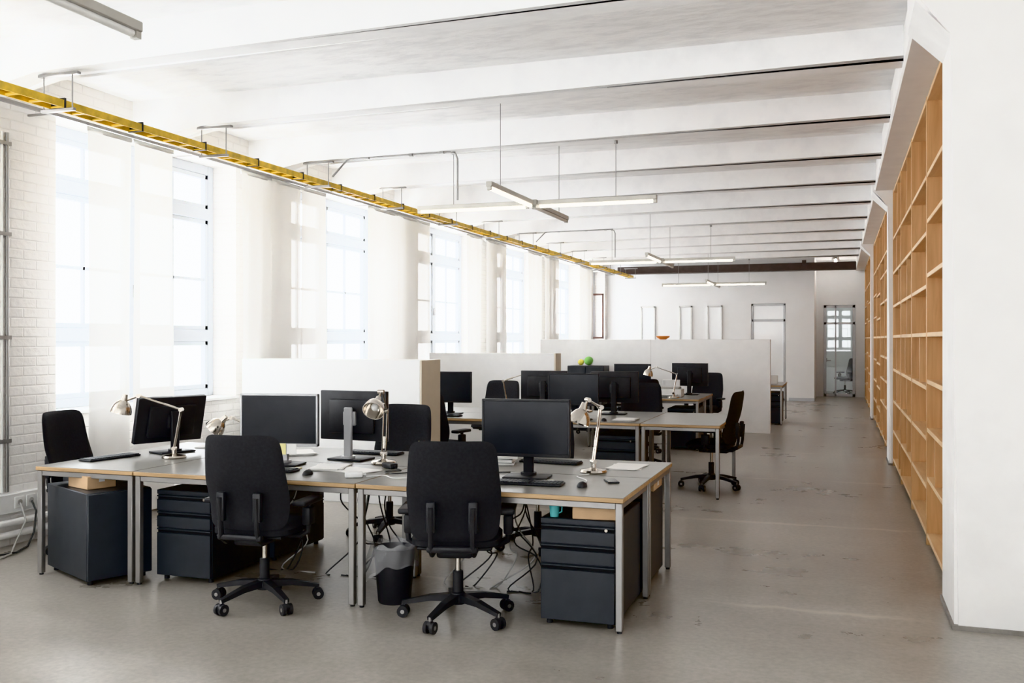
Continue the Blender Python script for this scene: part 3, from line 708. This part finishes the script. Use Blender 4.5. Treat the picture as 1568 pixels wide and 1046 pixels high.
def pencup(x, y_, m=M_PLAST):
    b = MB(); b.lathe([(0, 0), (0.036, 0), (0.038, 0.1), (0.034, 0.1), (0.032, 0.006), (0, 0.006)], m, seg=18)
    for k, mm in enumerate((M_BLUE, M_RED, M_STICKY, M_CABLE, M_WPLAST)):
        t = k*1.3; b.cyl((0.012*math.cos(t), 0.012*math.sin(t), 0.008), (0.03*math.cos(t), 0.03*math.sin(t), 0.15), 0.004, mm, seg=8)
    b.obj('pen_cup', (x, y_, DT))
pencup(-2.75, 6.05); pencup(-4.05, 5.95, M_SILV); pencup(-3.6, 11.0)
def books(x, y_, r, ms):
    b = MB(); z = 0
    for k, m in enumerate(ms):
        M = Matrix.Rotation(0.12*k*(-1)**k, 4, 'Z'); t = 0.018+0.006*(k % 2)
        b.box((-0.08, -0.11, z), (0.08, 0.11, z+t), m, 0.002, 1, M=M); b.box((-0.076, -0.112, z+0.003), (0.082, 0.108, z+t-0.003), M_PAPER, M=M); z += t
    b.obj('book_stack', (x, y_, DT), r)
books(-2.2, 6.2, 15, (M_WPLAST, M_DARK, M_PAPER)); books(-2.8, 6.42, -30, (M_BLUE, M_PAPER))
b = MB(); b.box((-0.055, -0.03, 0), (0.055, 0.03, 0.035), M_WPLAST, 0.008, 2); b.cyl((0.055, 0, 0.017), (0.075, 0, 0.017), 0.006, M_WPLAST); b.obj('power_adapter', (-2.86, 5.28, DT), 30)
b = MB(); b.box((-0.055, -0.03, 0), (0.055, 0.03, 0.035), M_PLAST, 0.008, 2); b.cyl((0.055, 0, 0.017), (0.075, 0, 0.017), 0.006, M_PLAST); b.obj('power_adapter', (-2.84, 5.74, DT), -30)
b = MB(); b.box((-0.035, -0.07, 0), (0.035, 0.07, 0.009), M_PLAST, 0.003, 2); b.box((-0.031, -0.062, 0.009), (0.031, 0.062, 0.0095), M_SCREEN); b.obj('mobile_phone', (-1.3, 5.62, DT), 25)

def dcable(pts, r=0.004, m=M_CABLE, nm='desk_cable'):
    P = [Vector(p) for p in pts]; Q = []
    for k in range(len(P)-1):
        p0, p1, p2, p3 = P[max(k-1, 0)], P[k], P[k+1], P[min(k+2, len(P)-1)]
        for j in range(6):
            t = j/6
            Q.append(0.5*((2*p1)+(-p0+p2)*t+(2*p0-5*p1+4*p2-p3)*t*t+(-p0+3*p1-3*p2+p3)*t**3))
    Q.append(P[-1]); b = MB(); b.tube(Q, r, m, 6); b.obj(nm)
z = DT+0.005
dcable([(-2.78, 5.7, z), (-2.7, 5.62, z), (-2.78, 5.55, z), (-2.68, 5.48, z), (-2.6, 5.58, z)])
dcable([(-2.0, 5.78, z), (-2.12, 5.7, z), (-2.12, 5.45, z), (-2.02, 5.28, z), (-1.98, 5.22, z)])
dcable([(-2.79, 5.31, z), (-2.7, 5.38, z), (-2.6, 5.3, z), (-2.5, 5.36, z)], 0.003, M_WPLAST)
dcable([(-1.5, 5.86, z), (-1.55, 5.75, z), (-1.45, 5.6, z), (-1.42, 5.45, z)], 0.003, M_WPLAST)
rnd = random.Random(4)
for cx in (-2.95, -1.95, -3.1, -1.85, -3.6, -2.3):
    for k in range(3):
        x0 = cx+rnd.uniform(-.12, .12); y0 = 5.86+rnd.uniform(-.03, .03)
        dcable([(x0, y0, 0.70), (x0+rnd.uniform(-.08, .08), y0-.04, 0.5), (x0+rnd.uniform(-.15, .15), y0+.04, 0.30+rnd.uniform(-.1, .1)), (x0+.08, y0-.05, 0.2), (x0+rnd.uniform(-.2, .15), y0-.1, 0.008), (x0+rnd.uniform(-.2, .2), y0-.15, 0.006)], 0.005, rnd.choice([M_CABLE, M_CABLE, M_CABLEG]), 'hanging_cable')

def bottle(name, x, y_, z_, r, h, m):
    b = MB(); b.lathe([(0, 0), (r, 0), (r, h*0.6), (r*0.9, h*0.68), (r*0.4, h*0.85), (r*0.4, h*0.93)], m, seg=18)
    b.cyl((0, 0, h*0.92), (0, 0, h), r*0.45, M_WPLAST, seg=14); b.obj(name, (x, y_, z_))
def cup(x, y_, z_, r, h, m):
    b = MB(); b.lathe([(0, 0), (r*0.75, 0), (r, h), (r*0.93, h), (r*0.7, 0.006), (0, 0.006)], m, seg=20)
    b.tube([(r*0.85, 0, h*0.25), (r*1.35, 0, h*0.35), (r*1.4, 0, h*0.65), (r*0.95, 0, h*0.8)], 0.004, m, 6); b.obj('coffee_mug', (x, y_, z_))
def carton(x, y_, z_, w, d, h, rz=0, m=M_CARD):
    b = MB(); b.box((-w/2, -d/2, 0), (w/2, d/2, h), m, 0.003, 1)
    b.box((-w/2-0.001, -0.02, h-0.04), (w/2+0.001, 0.02, h+0.001), M_PAPER)
    b.box((-w/2+0.01, -d/2-0.001, h-0.002), (w/2-0.01, d/2+0.001, h+0.001), m); b.obj('cardboard_box', (x, y_, z_), rz)
carton(-1.29, 5.22, 0.602, 0.25, 0.20, 0.085, 6); cup(-1.52, 5.15, 0.602, 0.032, 0.085, M_TEAL)
carton(-4.80, 5.18, 0.602, 0.26, 0.2, 0.085, -20); carton(-1.3, 6.35, 0.602, 0.3, 0.3, 0.06)
cup(-2.95, 10.4, DT, 0.04, 0.09, M_WPLAST); bottle('spray_bottle', -4.5, 10.7, DT, 0.03, 0.2, M_WPLAST)
cup(-2.55, 5.95, DT, 0.04, 0.09, M_PLAST)
carton(-3.35, 10.3, DT, 0.14, 0.12, 0.12, 10, M_CARD)
def phone(x, y_, rz):
    b = MB(); b.taper((0, -0.1, 0.02), (0, 0.1, 0.045), 0.17, 0.035, 0.17, 0.06, M_PLAST)
    b.box((-0.08, -0.09, 0.055), (-0.035, 0.1, 0.085), M_PLAST, 0.012, 2, M=Matrix.Rotation(0.1, 4, 'X'))
    b.box((0.0, 0.02, 0.058), (0.07, 0.07, 0.072), M_SCREEN, M=Matrix.Rotation(0.1, 4, 'X'))
    for i in range(3):
        for j in range(4): b.box((0.0+i*0.024, -0.08+j*0.022, 0.045), (0.018+i*0.024, -0.065+j*0.022, 0.058), M_SILV)
    b.obj('desk_telephone', (x, y_, DT), rz)
phone(-2.32, 5.62, 10); phone(-4.05, 5.62, -20)
b = MB(); b.box((-0.19, -0.15, 0), (0.19, 0.15, 0.12), M_WPLAST, 0.015, 2); b.box((-0.15, -0.12, 0.12), (0.15, 0.13, 0.15), M_CABLEG, 0.01, 2)
b.box((-0.14, -0.22, 0.03), (0.14, -0.14, 0.045), M_WPLAST, 0.004, 1); b.box((-0.13, 0.10, 0.14), (0.13, 0.13, 0.25), M_WPLAST, 0.004, 1)
b.obj('desktop_printer', (-2.4, 14.25, DT), 0)

b = MB()
b.lathe([(0, 0), (0.095, 0), (0.10, 0.01), (0.128, 0.33), (0.132, 0.335), (0.124, 0.335), (0.094, 0.012), (0, 0.012)], M_PLAST, seg=28)
b.lathe([(0.05, 0.22), (0.10, 0.26), (0.120, 0.33), (0.130, 0.36), (0.142, 0.345), (0.146, 0.29), (0.140, 0.25), (0.150, 0.235)], M_FILM, seg=60, wob=(0.010, 9, 0.13))
b.obj('waste_bin', (-2.57, 5.26, 0), 15, ang=25)

desk(-1.95, 18.4, -1.0, 20.0); ped(-1.24, 18.45); bottle('glass_bottle', -1.35, 18.8, DT, 0.035, 0.28, M_DGLASS); carton(-1.2, 19.0, DT, 0.15, 0.2, 0.16, 0, M_PAPER)
b = MB(); b.box((-0.33, -0.2, 0.05), (0.33, 0.2, 1.14), M_DARK, 0.006, 1); b.box((-0.31, -0.19, 0), (0.31, 0.19, 0.06), M_PLAST)
b.box((-0.325, -0.215, 0.07), (-0.003, -0.2, 1.12), M_DARK, 0.003, 1); b.box((0.003, -0.215, 0.07), (0.325, -0.2, 1.12), M_DARK, 0.003, 1)
for x in (-0.03, 0.03): b.box((x-0.006, -0.235, 0.6), (x+0.006, -0.215, 0.72), M_STEEL)
b.obj('filing_cabinet', (-4.2, 16.35, 0))
for x, r, m in ((-4.32, 0.055, M_YELB), (-4.18, 0.08, M_GREEN)):
    b = MB(); b.sph((0, 0, r), r, m, (1, 1, 0.97), 20)
    b.tube([(r*1.002*math.cos(t), 0.3*r*math.sin(2*t), r+r*0.95*math.sin(t)) for t in [2*math.pi*k/24 for k in range(25)]], 0.004, M_PAPER, 6)
    b.obj('toy_ball', (x, 16.3, 1.142))
b = MB(); b.lathe([(0, 0), (0.05, 0), (0.11, 0.035), (0.12, 0.06), (0.11, 0.06), (0.05, 0.015), (0, 0.012)], M_ORANGE, seg=24); b.obj('fruit_bowl', (-2.95, 16.77, 1.601))
b = MB(); b.box((0, 0, 0), (0.14, 0.12, 0.2), M_PLAST, 0.008, 2); b.cyl((-0.004, 0.06, 0.07), (0.0, 0.06, 0.07), 0.045, M_DARKG, seg=18); b.cyl((-0.004, 0.06, 0.15), (0.0, 0.06, 0.15), 0.02, M_SILV, seg=14)
b.obj('shelf_speaker', (0.68, 11.5, 1.655))

# ------------------------------------------------------------ light: bright sky, with a brighter lower half added to lift the ceiling
w = bpy.data.worlds.new('World'); S.world = w; w.use_nodes = True
nt = w.node_tree; bg = nt.nodes['Background']
tc = nt.nodes.new('ShaderNodeTexCoord'); sp = nt.nodes.new('ShaderNodeSeparateXYZ'); nt.links.new(tc.outputs['Generated'], sp.inputs[0])
mr = nt.nodes.new('ShaderNodeMapRange'); mr.inputs[1].default_value = -0.15; mr.inputs[2].default_value = 0.1; mr.inputs[3].default_value = 11.5; mr.inputs[4].default_value = 8.0
nt.links.new(sp.outputs[2], mr.inputs[0]); nt.links.new(mr.outputs[0], bg.inputs[1])
bg.inputs[0].default_value = (0.95, 0.975, 1.0, 1)
def portal(loc, rot, sx, sy):
    l = bpy.data.lights.new('window_portal', 'AREA'); l.shape = 'RECTANGLE'; l.size = sx; l.size_y = sy
    l.cycles.is_portal = True
    o = bpy.data.objects.new('window_portal', l); COL.objects.link(o); o.location = loc; o.rotation_euler = rot
for (a, c) in WIN: portal((XL-0.42, (a+c)/2, (ZS+ZT)/2), (0, math.radians(-90), 0), ZT-ZS, c-a)
for (a, c) in BACK_FILL_WIN: portal(((a+c)/2, YB-0.32, 2.2), (math.radians(90), 0, 0), c-a, 2.6)

cam = bpy.data.cameras.new('camera'); co = bpy.data.objects.new('camera', cam); COL.objects.link(co)
co.location = (0, 0, 1.6); co.rotation_euler = (math.radians(90), 0, math.radians(19.0))
cam.sensor_width = 36; cam.lens = 33.43; cam.shift_y = -0.002; cam.clip_end = 200
S.camera = co
try: S.view_settings.view_transform = 'Khronos PBR Neutral'
except Exception: S.view_settings.view_transform = 'Standard'
S.view_settings.look = 'None'
S.view_settings.exposure = 0.62
S.cycles.diffuse_bounces = 8
